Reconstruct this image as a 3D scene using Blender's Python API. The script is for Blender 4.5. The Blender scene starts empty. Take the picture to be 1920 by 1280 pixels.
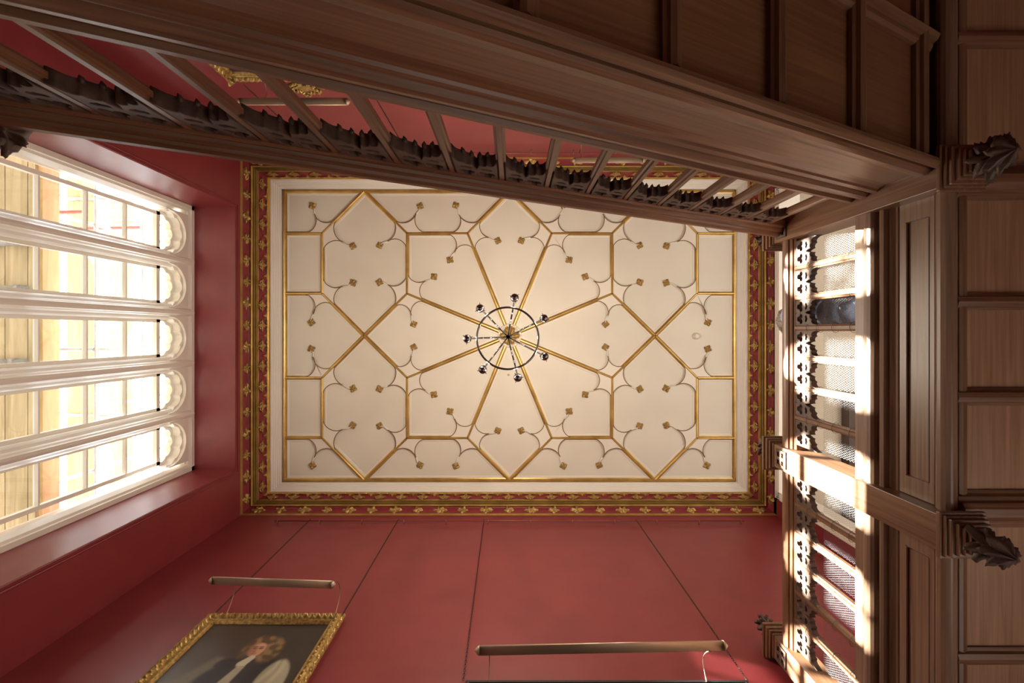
import bpy, math, random
from mathutils import Vector, Matrix, noise
random.seed(7)
sc = bpy.context.scene
C = sc.collection
F = 907.0                      # focal length in pixels of a 1920 px frame
PX, PY = 960.0, 622.0          # where the plumb line through the camera meets the picture

# ------------------------------------------------------------------ camera, sky, sun, exposure
cam_d = bpy.data.cameras.new('camera')
cam = bpy.data.objects.new('camera', cam_d); C.objects.link(cam)
cam.location = (0, 0, 0)
cam.rotation_euler = (math.pi, 0, 0)        # looking straight up the stairwell
cam_d.sensor_width = 36.0
cam_d.lens = F/1920*36
cam_d.shift_y = -18/1920
cam_d.clip_start = .02; cam_d.clip_end = 200
sc.camera = cam

wd = bpy.data.worlds.new('sky'); sc.world = wd; wd.use_nodes = True
bg = wd.node_tree.nodes['Background']
wn = wd.node_tree.nodes; wl = wd.node_tree.links
w_tc = wn.new('ShaderNodeTexCoord'); w_sp = wn.new('ShaderNodeSeparateXYZ'); w_cr = wn.new('ShaderNodeValToRGB'); w_mr = wn.new('ShaderNodeMapRange')
wl.new(w_tc.outputs['Generated'], w_sp.inputs[0]); w_mr.inputs['From Min'].default_value = -1; w_mr.inputs['From Max'].default_value = 1
wl.new(w_sp.outputs['Z'], w_mr.inputs[0]); wl.new(w_mr.outputs[0], w_cr.inputs[0]); wl.new(w_cr.outputs[0], bg.inputs[0])
w_cr.color_ramp.elements[0].position = .46; w_cr.color_ramp.elements[0].color = (.42, .39, .35, 1)     # sunlit ground
w_cr.color_ramp.elements[1].position = .54; w_cr.color_ramp.elements[1].color = (.90, .95, 1.0, 1)     # bright hazy sky
bg.inputs[1].default_value = 8.0

sun_d = bpy.data.lights.new('sun', 'SUN'); sun = bpy.data.objects.new('sun', sun_d); C.objects.link(sun)
sun_d.energy = 150; sun_d.angle = math.radians(.6); sun_d.color = (1, .95, .86)
sun_dir = Vector((1, .13, -.430)).normalized()
sun.rotation_euler = sun_dir.to_track_quat('-Z', 'Y').to_euler()
sun.location = (-9, -1, 9)

def portal(loc, rot, sx, sy):
    d = bpy.data.lights.new('window_portal', 'AREA'); d.shape = 'RECTANGLE'; d.size = sx; d.size_y = sy
    d.cycles.is_portal = True
    o = bpy.data.objects.new('window_portal', d); C.objects.link(o); o.location = loc; o.rotation_euler = rot
portal((-4.95, .09, 4.0), (0, -math.pi/2, 0), 5.6, 3.8)
CHAND_W = 30.0

vs = sc.view_settings
vs.view_transform = 'Standard'; vs.look = 'None'; vs.gamma = 1; vs.use_curve_mapping = False
vs.exposure = 0.4
sc.cycles.max_bounces = 10; sc.cycles.diffuse_bounces = 6; sc.cycles.glossy_bounces = 3
sc.cycles.transparent_max_bounces = 12
sc.cycles.use_denoising = True
sc.cycles.sample_clamp_indirect = 6
sc.cycles.caustics_reflective = False; sc.cycles.caustics_refractive = False

# ------------------------------------------------------------------ helpers
V = Vector
def at(px, py, Z):
    return V(((px-PX)/F*Z, (py-PY)/F*Z, Z))

class MB:
    def __init__(s): s.v = []; s.f = []; s.sm = []
    def add(s, vs_, fs, smooth=False):
        n = len(s.v); s.v += [tuple(p) for p in vs_]
        s.f += [tuple(i+n for i in f) for f in fs]; s.sm += [smooth]*len(fs)
        return s
    def box(s, x0, x1, y0, y1, z0, z1, b=0):
        if b <= 0:
            vv = [(x, y, z) for z in (z0, z1) for y in (y0, y1) for x in (x0, x1)]
            return s.add(vv, [(0,2,3,1),(4,5,7,6),(0,1,5,4),(2,6,7,3),(0,4,6,2),(1,3,7,5)])
        # chamfered along z
        pl = [(x0+b,y0),(x1-b,y0),(x1,y0+b),(x1,y1-b),(x1-b,y1),(x0+b,y1),(x0,y1-b),(x0,y0+b)]
        return s.prism(pl, (1,0,0), (0,1,0), (0,0,z0), (0,0,z1-z0))
    def prism(s, poly, u, v, o, w, smooth=False):
        u, v, o, w = V(u), V(v), V(o), V(w); n = len(poly)
        a = [o+u*p[0]+v*p[1] for p in poly]; vv = a+[p+w for p in a]
        fs = [tuple(range(n))[::-1], tuple(range(n, 2*n))]
        s.add(vv, fs); n0 = len(s.v)-2*n
        for i in range(n):
            j = (i+1) % n; s.f.append((n0+i, n0+j, n0+n+j, n0+n+i)); s.sm.append(smooth)
        return s
    def tube(s, path, r, n=8, closed=False, smooth=True, up=None):
        path = [V(p) for p in path]; m = len(path); rs = r if isinstance(r, (list, tuple)) else [r]*m
        t0 = (path[1]-path[0]).normalized()
        ref = V(up) if up else (V((0,0,1)) if abs(t0.z) < .9 else V((1,0,0)))
        vv = []
        for i, p in enumerate(path):
            if closed: t = path[(i+1) % m]-path[i-1]
            else: t = path[min(i+1, m-1)]-path[max(i-1, 0)]
            t.normalize()
            a = ref-t*ref.dot(t)
            if a.length < 1e-4: a = t.orthogonal()
            a.normalize(); ref = a; b = t.cross(a)
            for k in range(n):
                an = 2*math.pi*k/n
                vv.append(p+(a*math.cos(an)+b*math.sin(an))*rs[i])
        fs = []
        for i in range(m if closed else m-1):
            i2 = (i+1) % m
            for k in range(n):
                k2 = (k+1) % n; fs.append((i*n+k, i*n+k2, i2*n+k2, i2*n+k))
        s.add(vv, fs, smooth)
        if not closed:
            n0 = len(s.v)-m*n
            s.f.append(tuple(n0+k for k in range(n))[::-1]); s.sm.append(False)
            s.f.append(tuple(n0+(m-1)*n+k for k in range(n))); s.sm.append(False)
        return s
    def lathe(s, prof, o, n=16, axis=(0,0,1), smooth=True):
        ax = V(axis).normalized(); a = ax.orthogonal().normalized(); b = ax.cross(a); o = V(o)
        vv = [o+ax*z+(a*math.cos(2*math.pi*k/n)+b*math.sin(2*math.pi*k/n))*max(r, 1e-4) for r, z in prof for k in range(n)]
        fs = [(i*n+k, i*n+(k+1) % n, (i+1)*n+(k+1) % n, (i+1)*n+k) for i in range(len(prof)-1) for k in range(n)]
        fs.append(tuple(range(n))[::-1]); fs.append(tuple((len(prof)-1)*n+k for k in range(n)))
        return s.add(vv, fs, smooth)
    def frustum(s, r0, z0, r1, z1, cx, cy):
        vv = [(cx+sx*r0, cy+sy*r0, z0) for sx, sy in ((-1,-1),(1,-1),(1,1),(-1,1))]+[(cx+sx*r1, cy+sy*r1, z1) for sx, sy in ((-1,-1),(1,-1),(1,1),(-1,1))]
        return s.add(vv, [(3,2,1,0),(4,5,6,7),(0,1,5,4),(1,2,6,5),(2,3,7,6),(3,0,4,7)])
    def build(s, name, m, parent=None, bevel=0):
        me = bpy.data.meshes.new(name); me.from_pydata(s.v, [], s.f)
        me.polygons.foreach_set('use_smooth', s.sm)
        import bmesh
        bm = bmesh.new(); bm.from_mesh(me); bmesh.ops.recalc_face_normals(bm, faces=bm.faces[:]); bm.to_mesh(me); bm.free()
        me.materials.append(m)
        return link(name, me, parent, bevel)
def link(name, me, parent=None, bevel=0):
    o = bpy.data.objects.new(name, me); C.objects.link(o)
    if parent is not None:
        o.parent = parent
        o.matrix_parent_inverse = Matrix.Translation(-parent.location) if parent.type == 'EMPTY' and parent.parent is None else Matrix()
    if bevel:
        b = o.modifiers.new('bevel', 'BEVEL'); b.width = bevel; b.segments = 2; b.limit_method = 'ANGLE'
    return o
def empty(name, label, cat, loc=(0,0,0), group=None):
    o = bpy.data.objects.new(name, None); C.objects.link(o); o.location = loc; o.empty_display_size = .1
    return tag(o, label, cat, group)
def tag(o, label=None, cat=None, group=None, kind=None):
    if label: o['label'] = label
    if cat: o['category'] = cat
    if group: o['group'] = group
    if kind: o['kind'] = kind
    return o
def struct(o, label=None): return tag(o, label, None, None, 'structure')
def copy_tree(o, delta=None, parent=None):
    c = o.copy(); C.objects.link(c)
    if parent is not None: c.parent = parent
    for ch in list(o.children): copy_tree(ch, None, c)
    if delta is not None: c.location = o.location+V(delta)
    return c
def plate(name, outer, holes, thick, m, parent, bevel=.0):
    """flat plate in the local XY plane, real holes, solid thickness"""
    cu = bpy.data.curves.new(name, 'CURVE'); cu.dimensions = '2D'; cu.fill_mode = 'BOTH'; cu.extrude = thick/2; cu.bevel_depth = bevel
    for pl in [outer]+holes:
        sp = cu.splines.new('POLY'); sp.points.add(len(pl)-1); sp.use_cyclic_u = True
        for i, p in enumerate(pl): sp.points[i].co = (p[0], p[1], 0, 1)
    tmp = bpy.data.objects.new('tmp', cu); C.objects.link(tmp)
    dg = bpy.context.evaluated_depsgraph_get(); dg.update()
    me = bpy.data.meshes.new_from_object(tmp.evaluated_get(dg)); me.name = name
    bpy.data.objects.remove(tmp); bpy.data.curves.remove(cu)
    me.materials.clear(); me.materials.append(m)
    return me
def place(me, M):
    me = me.copy(); me.transform(M); return me
def basis(o, u, v, w):
    return Matrix(((u[0], v[0], w[0], o[0]), (u[1], v[1], w[1], o[1]), (u[2], v[2], w[2], o[2]), (0,0,0,1)))

# ------------------------------------------------------------------ materials
def mat(name, col, rough=.5, metal=0, spec=.5):
    m = bpy.data.materials.new(name); m.use_nodes = True
    b = m.node_tree.nodes['Principled BSDF']
    b.inputs['Base Color'].default_value = (*col, 1); b.inputs['Roughness'].default_value = rough; b.inputs['Metallic'].default_value = metal
    b.inputs['Specular IOR Level'].default_value = spec
    return m
def noisy(name, c1, c2, scale=(1,1,1), rough=.5, metal=0, detail=5, bump=0, rr=None, spec=.5, dist=0, lo=.35, hi=.65):
    m = mat(name, c1, rough, metal, spec); nt = m.node_tree; N = nt.nodes; L = nt.links; b = N['Principled BSDF']
    tc = N.new('ShaderNodeTexCoord'); mp = N.new('ShaderNodeMapping'); mp.inputs['Scale'].default_value = scale
    nz = N.new('ShaderNodeTexNoise'); nz.inputs['Scale'].default_value = 1; nz.inputs['Detail'].default_value = detail; nz.inputs['Distortion'].default_value = dist
    cr = N.new('ShaderNodeValToRGB'); cr.color_ramp.elements[0].color = (*c1, 1); cr.color_ramp.elements[1].color = (*c2, 1)
    cr.color_ramp.elements[0].position = lo; cr.color_ramp.elements[1].position = hi
    L.new(tc.outputs['Object'], mp.inputs[0]); L.new(mp.outputs[0], nz.inputs[0]); L.new(nz.outputs[0], cr.inputs[0]); L.new(cr.outputs[0], b.inputs['Base Color'])
    if bump:
        bp = N.new('ShaderNodeBump'); bp.inputs['Strength'].default_value = bump; bp.inputs['Distance'].default_value = .002
        L.new(nz.outputs[0], bp.inputs['Height']); L.new(bp.outputs[0], b.inputs['Normal'])
    if rr:
        mr = N.new('ShaderNodeMapRange'); mr.inputs['To Min'].default_value = rr[0]; mr.inputs['To Max'].default_value = rr[1]
        L.new(nz.outputs[0], mr.inputs[0]); L.new(mr.outputs[0], b.inputs['Roughness'])
    return m
def wood(name, axis, c1=(.115,.05,.024), c2=(.235,.122,.064), rough=.36, slope=0):
    s = [55, 55, 55]; s['xyz'.index(axis)] = 1.6
    m = noisy(name, c1, c2, s, rough, detail=6, bump=.2, rr=(rough-.06, rough+.12), dist=.5, lo=.3, hi=.74)
    if slope:   # grain follows the pitch of the stair
        nt = m.node_tree; mp = next(n for n in nt.nodes if n.type == 'MAPPING'); tc = next(n for n in nt.nodes if n.type == 'TEX_COORD')
        m2 = nt.nodes.new('ShaderNodeMapping'); m2.inputs['Rotation'].default_value = (0, slope, 0)
        nt.links.new(tc.outputs['Object'], m2.inputs[0]); nt.links.new(m2.outputs[0], mp.inputs[0])
    return m
M = {
 'wood_x': wood('oak_grain_along_x', 'x'), 'wood_y': wood('oak_grain_along_y', 'y'), 'wood_z': wood('oak_grain_along_z', 'z'),
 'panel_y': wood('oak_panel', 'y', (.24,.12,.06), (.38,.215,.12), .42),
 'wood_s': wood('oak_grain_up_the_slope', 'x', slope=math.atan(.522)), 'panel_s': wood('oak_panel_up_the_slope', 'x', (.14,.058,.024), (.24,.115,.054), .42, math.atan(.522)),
 'wood_g': wood('gallery_oak_with_window_light', 'y', (.15,.085,.052), (.27,.165,.108), .33),  # lighter, greyer oak: cool window light on the fascia put into the colour
 'carved': noisy('carved_dark_oak', (.05,.028,.02), (.11,.062,.042), (18,18,18), .55, bump=.2),
 'red': noisy('crimson_wall_paint', (.20,.024,.029), (.225,.029,.034), (3,3,3), .42, detail=2, bump=.03),
 'red_dark': noisy('crimson_frieze_paint', (.20,.022,.03), (.24,.03,.036), (8,8,8), .45),
 'cream': noisy('cream_ceiling_paint', (.70,.665,.565), (.73,.695,.595), (2,2,2), .6, detail=2),
 'cream_relief': mat('cream_plaster_relief', (.77,.72,.62), .5),
 'bead': mat('dulled_gilt_line', (.20,.12,.055), .5, .3),
 'white': mat('ivory_joinery_paint', (.80,.77,.70), .4),
 'white_wall': noisy('pale_beige_plaster', (.52,.46,.36), (.56,.50,.40), (1.5,1.5,1.5), .7),
 'gold': noisy('burnished_gold_leaf', (.42,.26,.07), (.58,.39,.12), (5,5,5), .34, .55, bump=.08, rr=(.26,.38)),
 'gold_dull': noisy('aged_gilding', (.26,.155,.045), (.56,.38,.13), (40,40,40), .38, .6, bump=.3, rr=(.3,.5)),
 'brass': mat('satin_brass', (.40,.30,.20), .45, .9), 'brass_lamp': mat('satin_bronze_lamp', (.46,.36,.26), .5, .6),
 'chrome': mat('dark_polished_steel', (.20,.20,.21), .16, 1.0),
 'iron': mat('blackened_iron', (.05,.045,.04), .4, .8),
 'wire': mat('galvanised_wire', (.07,.07,.075), .6, 0),
 'black': mat('ebonised_wood', (.012,.012,.013), .25),
 'stone': noisy('limestone_floor', (.46,.40,.33), (.55,.49,.41), (2,2,2), .5),
 'plastic': mat('white_plastic', (.75,.73,.68), .4),
 'timber': noisy('raw_sawn_timber', (.34,.24,.13), (.50,.38,.22), (8,1.2,8), .8, detail=6, dist=1.2),
 'board': noisy('weathered_scaffold_board', (.34,.29,.17), (.48,.42,.27), (14,1.5,14), .85, detail=6, dist=.8),
 'tubes': noisy('scaffold_tube_steel', (.20,.21,.21), (.34,.35,.35), (6,6,6), .45, .3),
 'red_tube': mat('scaffold_tube_red', (.55,.10,.09), .5),
 'skin': mat('skin', (.55,.33,.25), .5),
 'hair': noisy('greying_brown_hair', (.10,.08,.06), (.28,.25,.21), (90,90,20), .5, bump=.5),
 'tweed': noisy('blue_grey_tweed', (.14,.21,.38), (.38,.49,.72), (160,160,160), .9, detail=2),
 'navy': noisy('dark_navy_wool', (.018,.022,.035), (.04,.045,.06), (60,60,60), .9),
 'dark_oak': wood('very_dark_oak', 'y', (.035,.018,.010), (.08,.045,.025), .35),
}
# glass: clear pane, lets daylight and sun straight through, slight reflection
g = bpy.data.materials.new('window_glass'); g.use_nodes = True; nt = g.node_tree; nt.nodes.clear()
o_ = nt.nodes.new('ShaderNodeOutputMaterial'); mx = nt.nodes.new('ShaderNodeMixShader'); tr = nt.nodes.new('ShaderNodeBsdfTransparent'); gl = nt.nodes.new('ShaderNodeBsdfGlossy')
gl.inputs['Roughness'].default_value = .02; fr = nt.nodes.new('ShaderNodeValue'); fr.outputs[0].default_value = .06
tr.inputs[0].default_value = (.97,.98,.97,1)
nt.links.new(fr.outputs[0], mx.inputs[0]); nt.links.new(tr.outputs[0], mx.inputs[1]); nt.links.new(gl.outputs[0], mx.inputs[2]); nt.links.new(mx.outputs[0], o_.inputs[0])
M['glass'] = g
bulb = mat('warm_bulb', (1,.8,.5)); bb = bulb.node_tree.nodes['Principled BSDF']
bb.inputs['Emission Color'].default_value = (1,.72,.42,1); bb.inputs['Emission Strength'].default_value = 25; M['bulb'] = bulb

# ------------------------------------------------------------------ room shell
XL, XR, YB, YF, ZC = -3.911, 3.81, -2.513, 2.643, 6.97     # wall faces; YB = flight side, YF = portrait side
FLOOR = -1.4
OW = (-1.764, 1.945, 1.3, 6.839)                            # window recess: y0 y1 z0 z1
m = MB().box(XL-.9, 7.6, YB-.3, YF+.3, FLOOR-.2, FLOOR); struct(m.build('floor', M['stone']), 'stone floor of the stair hall')
m = MB().box(XL-.9, XR+.25, YB-.3, YB, FLOOR, 7.6); struct(m.build('wall_back', M['red']), 'crimson wall behind the stair flight')
m = MB().box(XL-.9, 1.9, YF, YF+.3, FLOOR, 7.6).box(3.3, XR+.25, YF, YF+.3, FLOOR, 7.6).box(1.9, 3.3, YF, YF+.3, .8, 7.6); struct(m.build('wall_front', M['red']), 'crimson wall carrying the portrait')  # low opening added out of view to let light up from below
m = MB()
m.box(XL-.87, XL, YB, OW[0], FLOOR, 7.6).box(XL-.87, XL, OW[1], YF, FLOOR, 7.6).box(XL-.87, XL, OW[0], OW[1], OW[3], 7.6).box(XL-.87, XL, OW[0], OW[1], FLOOR, OW[2])
struct(m.build('wall_left', M['red']), 'crimson wall with the deep window recess')
# small bead round the recess
m = MB()
for dy, dz, r in ((.012,.012,.012),(.05,.05,.016)):
    y0, y1, z0, z1 = OW[0]-dy, OW[1]+dy, OW[2]-dz, OW[3]+dz
    m.tube([(XL,y0,z0),(XL,y1,z0),(XL,y1,z1),(XL,y0,z1)], r, 8, True, False)
struct(m.build('trim_1', M['red']), 'moulded bead round the window recess')
# right wall: opening to the landing
OR = (-2.04, 2.36, 2.74, 6.93)
m = MB()
m.box(XR, XR+.25, YB, OR[0], FLOOR, 7.6).box(XR, XR+.25, OR[1], YF, FLOOR, 7.6).box(XR, XR+.25, OR[0], OR[1], OR[3], 7.6).box(XR, XR+.25, OR[0], 1.0, FLOOR, 2.44).box(XR, XR+.25, 1.0, OR[1], .7, 2.44)  # unseen gap under the gallery, added to light the soffit from below
struct(m.build('wall_right', M['red']), 'crimson wall above the gallery opening')
m = MB()
for s in ((XR-.035, XR+.26, OR[0]-.02, OR[0]+.09, OR[2], OR[3]), (XR-.035, XR+.26, OR[1]-.09, OR[1]+.02, OR[2], OR[3]), (XR-.035, XR+.26, OR[0]-.02, OR[1]+.02, OR[3]-.09, OR[3]+.02)): m.box(*s)
for k in range(3):
    d = .02+.025*k
    m.tube([(XR-.035, OR[0]+d-.02, OR[2]), (XR-.035, OR[0]+d-.02, OR[3]-d), (XR-.035, OR[1]-d+.02, OR[3]-d), (XR-.035, OR[1]-d+.02, OR[2])], .008, 6, False, False)
struct(m.build('trim_2', M['white']), 'ivory architrave of the opening behind the gallery')
# landing beyond
m = MB().box(XR+.25, 7.6, YB-.3, YB-.1, 2.44, 7.6); struct(m.build('wall_landing_back', M['white_wall']))
m = MB().box(XR+.25, 7.6, YF+.1, YF+.3, 2.44, 7.6); struct(m.build('wall_landing_front', M['white_wall']))
m = MB().box(7.4, 7.6, YB-.1, YF+.1, 2.44, 3.6).box(7.4, 7.6, YB-.1, -.4, 3.6, 4.6).box(7.4, 7.6, .6, YF+.1, 3.6, 4.6).box(7.4, 7.6, YB-.1, YF+.1, 4.6, 7.6)  # unseen opening in the far wall, added to bring daylight onto the landing
struct(m.build('wall_landing_far', M['white_wall']), 'pale wall of the landing with an added opening for daylight')
m = MB().box(XR+.25, 7.6, YB-.1, YF+.1, 7.02, 7.2)
for i in range(4): m.box(XR+.33+.05*i, XR+.35+.05*i, -1.9+.04*i, 2.4-.04*i, 7.0-.004*i, 7.03)
m.box(4.1, 4.75, 1.72, 1.76, 7.0, 7.03).box(4.1, 4.75, 1.82, 1.85, 7.0, 7.03)
struct(m.build('ceiling_landing', M['white_wall']), 'pale plaster ceiling of the landing beyond the gallery')

# ------------------------------------------------------------------ ceiling field, ribs, cusped spandrels
ZF = 7.46
S = ZF/F
cx, cy = (955.5-PX)*S, (629-PY)*S
m = MB().box(XL-.9, XR+.25, YB-.3, YF+.3, ZF, ZF+.2); ceil = struct(m.build('ceiling', M['cream']), 'cream plaster ceiling with gilded ribs')
def P2(x, y): return V((cx+x*S, cy+y*S, ZF))       # x, y measured from the middle of the ceiling
RP = [(-.031,.002),(-.031,-.014),(-.019,-.02),(-.016,-.036),(-.007,-.044),(.007,-.044),(.016,-.036),(.019,-.02),(.031,-.014),(.031,.002)]
def rib(a, b, sc_=1, ext=.012):
    a, b = P2(*a), P2(*b); d = (b-a).normalized(); n = V((-d.y, d.x, 0))
    MB().prism([(p[0]*sc_, p[1]*sc_) for p in RP], n, (0,0,1), a-d*ext, b-a+d*2*ext).build('gilded_rib', M['gold'], ceil)
    MB().prism([(-.062,.002),(-.056,-.007),(-.030,-.010),(.030,-.010),(.056,-.007),(.062,.002)], n, (0,0,1), a, b-a).build('plaster_fillet', M['cream_relief'], ceil)
hx, hy = 420.5, 270.0
for a, b in (((-hx,-hy),(hx,-hy)), ((hx,-hy),(hx,hy)), ((hx,hy),(-hx,hy)), ((-hx,hy),(-hx,-hy))): rib(a, b, 1.05)
for sy in (-1, 1):
    rib((-191.5,191*sy), (-78.5,191*sy)); rib((78.5,191*sy), (191.5,191*sy))
    for sx in (-1, 1):
        rib((sx*hx,191*sy), (sx*350,191*sy)); rib((sx*hx,78.5*sy), (sx*350,78.5*sy))
        rib((sx*350,191*sy), (sx*350,78.5*sy)); rib((sx*191.5,191*sy), (sx*191.5,78.5*sy))
        rib((sx*350,191*sy), (sx*271.5,hy*sy)); rib((sx*271.5,hy*sy), (sx*191.5,191*sy))
        rib((sx*350,78.5*sy), (sx*272,0)); rib((sx*191.5,78.5*sy), (sx*272,0))
        rib((sx*78.5,191*sy), (0,hy*sy)); rib((sx*78.5,191*sy), (sx*7,17*sy)); rib((sx*191.5,78.5*sy), (sx*17,7*sy))
# panel edge step just inside the frame
def leaf_mesh(name, seed, n=40, lobes=4, square=.5):
    """a carved gilded leaf boss, unit radius, bulging to -Z"""
    rnd = random.Random(seed); ph = rnd.random()*6; m = MB(); rings = 7; vv = []
    for i in range(rings+1):
        t = i/rings
        for k in range(n):
            a = 2*math.pi*k/n
            R = (1+square*.42*abs(math.cos(2*a))**2)*(1-.10*abs(math.sin(lobes*2*a+ph)))
            r = R*t*.82
            h = .45*(1-t**2)+.32*math.sin(lobes*a*2+ph+3*t)*t+.12*math.cos(9*t)*t+.10*noise.noise(V((math.cos(a)*3*t+seed, math.sin(a)*3*t, 0)))
            if i == rings: h = 0
            vv.append((r*math.cos(a), r*math.sin(a), -h-(.06 if i < rings else 0)))
    fs = [(i*n+k, i*n+(k+1) % n, (i+1)*n+(k+1) % n, (i+1)*n+k) for i in range(rings) for k in range(n)]
    m.add(vv, fs, True); m.f.append(tuple(rings*n+k for k in range(n))); m.sm.append(False)
    me = bpy.data.meshes.new(name); me.from_pydata(m.v, [], m.f); me.polygons.foreach_set('use_smooth', m.sm); me.materials.append(M['gold_dull'])
    return me
leafs = [leaf_mesh('leaf', s, lobes=l, square=q) for s, l, q in ((1,2,1.0),(2,3,.9),(5,2,.8),(9,3,1.1))]
SP = [ # node, A on one rib, B on the other rib, cusp, boss  (pixels of the photograph, upper left quarter)
 ((606,438),(571,438),(631,411),(591,402),(586,386)),
 ((606,438),(606,477),(635.5,408),(642,453.6),(661.5,461)),
 ((764,438),(735,409),(764,471),(728,453),(712,460)),
 ((606,551),(606,515),(635,580),(643,537),(662,530)),
 ((764,551),(764,512),(735,580),(728,534),(711.5,529)),
 ((764,438),(738,411),(804,438),(781,401.6),(787.7,386.6)),
 ((877,438),(842,438),(904,411),(861,403),(854.7,385)),
 ((877,438),(834,438),(891,472),(853,473.5),(843.8,487)),
 ((764,551),(764,507),(801,566),(797.6,527.4),(813.7,518.6)),
 ((877,438),(906,409),(892,476),(916,446),(933.4,451)),
 ((764,551),(737,577),(800,566),(772,590.8),(775.7,607.5)),
 ((606,551),(568.5,551),(629,574),(588.4,589),(584,604)),
]
def arc(A, Nn, P, n=12):
    d = (Nn-A).normalized(); nn = V((-d.y, d.x)); ap = P-A
    if nn.dot(ap) < 0: nn = -nn
    r = ap.length_squared/(2*nn.dot(ap)); c = A+nn*r
    a0 = math.atan2(A.y-c.y, A.x-c.x); a1 = math.atan2(P.y-c.y, P.x-c.x); da = (a1-a0+math.pi) % (2*math.pi)-math.pi
    # travel so that the curve first heads towards the node
    tan = V((-math.sin(a0), math.cos(a0)))*(1 if da > 0 else -1)
    if tan.dot(d) < 0: da = da-2*math.pi if da > 0 else da+2*math.pi
    return [V((c.x+r*math.cos(a0+da*i/n), c.y+r*math.sin(a0+da*i/n))) for i in range(n+1)]
bi = 0
for sx in (1, -1):
    for sy in (1, -1):
        for q in SP:
            Nn, A, B, P, K = [V(((x-955.5)*sx, (y-629)*sy)) for x, y in q]
            a1, a2 = arc(A, Nn, P), arc(B, Nn, P)
            poly = a1+a2[::-1][1:]+[Nn]
            pts = [(cx+p.x*S, cy+p.y*S) for p in poly]
            sp = MB().prism(pts, (1,0,0), (0,1,0), (0,0,ZF+.002), (0,0,-.034)).build('cusped_spandrel', M['cream_relief'], ceil)
            e = MB()
            dirt = (K-P)
            mid = (P+K)/2+V((-dirt.y, dirt.x))*.12
            for ar in (a1, a2): e.tube([(cx+p.x*S, cy+p.y*S, ZF-.030) for p in ar], .0065, 6)
            e.build('edge_bead', M['bead'], sp)
            MB().tube([(cx+p.x*S, cy+p.y*S, ZF-.012) for p in (P, mid, K)], [.016,.010,.008], 6).build('cusp_stem', M['cream_relief'], sp)
            o = link('leaf_boss', leafs[bi % 4], ceil); bi += 1
            an = math.atan2(dirt.y, dirt.x)+random.uniform(-.15,.15)
            o.location = (cx+K.x*S, cy+K.y*S, ZF-.004); o.scale = (.058,.058,.05); o.rotation_euler = (0,0,an)
# central boss
b = MB().lathe([(.185,0),(.185,-.025),(.172,-.045),(.155,-.045),(.145,-.02)], (cx, cy, ZF), 32).build('boss_ring', M['cream_relief'], ceil)
m = MB()
for k in range(16):
    a = 2*math.pi*k/16; m.lathe([(.012,0),(.016,-.01),(.008,-.022)], (cx+.164*math.cos(a), cy+.164*math.sin(a), ZF-.042), 8)
m.build('bead_ring', M['cream_relief'], b)
o = link('central_leaf_boss', leafs[1], ceil); o.location = (cx, cy, ZF-.01); o.scale = (.17,.17,.13)

# ------------------------------------------------------------------ cornice
def rect(L, R, T, B, z): return [(L-PX)/F*z, (R-PX)/F*z, (T-PY)/F*z, (B-PY)/F*z, z]
b0 = [XL, XR, YB, YF, 6.97]
b1 = rect(455,1453,298,962,7.02); b2 = rect(470,1437,310,949,7.14); b3 = rect(485,1422,322,936,7.20)
b4 = rect(500,1406,332,926,7.33); b5 = rect(507,1402,336,922,7.36); b6 = rect(530,1379,356,903,7.455)
def lerp(a, b_, t): return [p+(q-p)*t for p, q in zip(a, b_)]
def ring(rects, name, mt, parent, back=.05):
    m = MB(); rs = rects
    vv = []
    for r in rs: vv += [(r[0],r[2],r[4]),(r[1],r[2],r[4]),(r[1],r[3],r[4]),(r[0],r[3],r[4])]
    fs = [(i*4+k, i*4+(k+1) % 4, (i+1)*4+(k+1) % 4, (i+1)*4+k) for i in range(len(rs)-1) for k in range(4)]
    m.add(vv, fs)
    # close the back against wall and ceiling
    n = len(rs); c = rs[0][:4]+[rs[-1][4]]
    v0 = [(c[0],c[2],c[4]),(c[1],c[2],c[4]),(c[1],c[3],c[4]),(c[0],c[3],c[4])]
    base = len(m.v); m.v += v0
    for k in range(4):
        m.f.append(((n-1)*4+k, (n-1)*4+(k+1) % 4, base+(k+1) % 4, base+k)); m.sm.append(False)
        m.f.append((base+k, base+(k+1) % 4, (k+1) % 4, k)); m.sm.append(False)
    return m.build(name, mt, parent)
def bump(a, b_, n, h, k=1):
    out = []
    for i in range(n+1):
        t = i/n; r = lerp(a, b_, t); out.append(inset(r, 0, -h*abs(math.sin(math.pi*k*t))))
    return out
def inset(r, d, dz): return [r[0]+d, r[1]-d, r[2]+d, r[3]-d, r[4]+dz]
corn = struct(empty('trim_3', 'gilded and crimson cornice round the ceiling', None, (0,0,0)))
ring([b0]+bump(inset(b0,.0,.0), b1, 6, .03)+[inset(b1,.0,.02)], 'gilt_edge_roll', M['gold'], corn)
cove = [lerp(b1, b2, t) for t in (0,.12,.3,.5,.7,.88,1)]
cove = [inset(r, 0, .03*math.sin(math.pi*t)) for r, t in zip(cove, (0,.12,.3,.5,.7,.88,1))]
ring(cove, 'crimson_cove', M['red_dark'], corn)
ring(bump(b2, lerp(b2,b3,.42), 8, .035)+[inset(lerp(b2,b3,.46),0,.035)]+bump(lerp(b2,b3,.5), lerp(b2,b3,.66), 6, .03)+[inset(lerp(b2,b3,.70),0,.04)]+bump(lerp(b2,b3,.74), lerp(b2,b3,.86), 6, .03)+[inset(lerp(b2,b3,.88),0,.03)]+bump(lerp(b2,b3,.9), b3, 4, .025), 'gilt_reeded_band', M['gold'], corn)
cv2 = [inset(lerp(b3, b4, t), 0, .03*math.sin(math.pi*t)) for t in (0,.2,.4,.6,.8,1)]
ring(cv2, 'crimson_frieze', M['red_dark'], corn)
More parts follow.
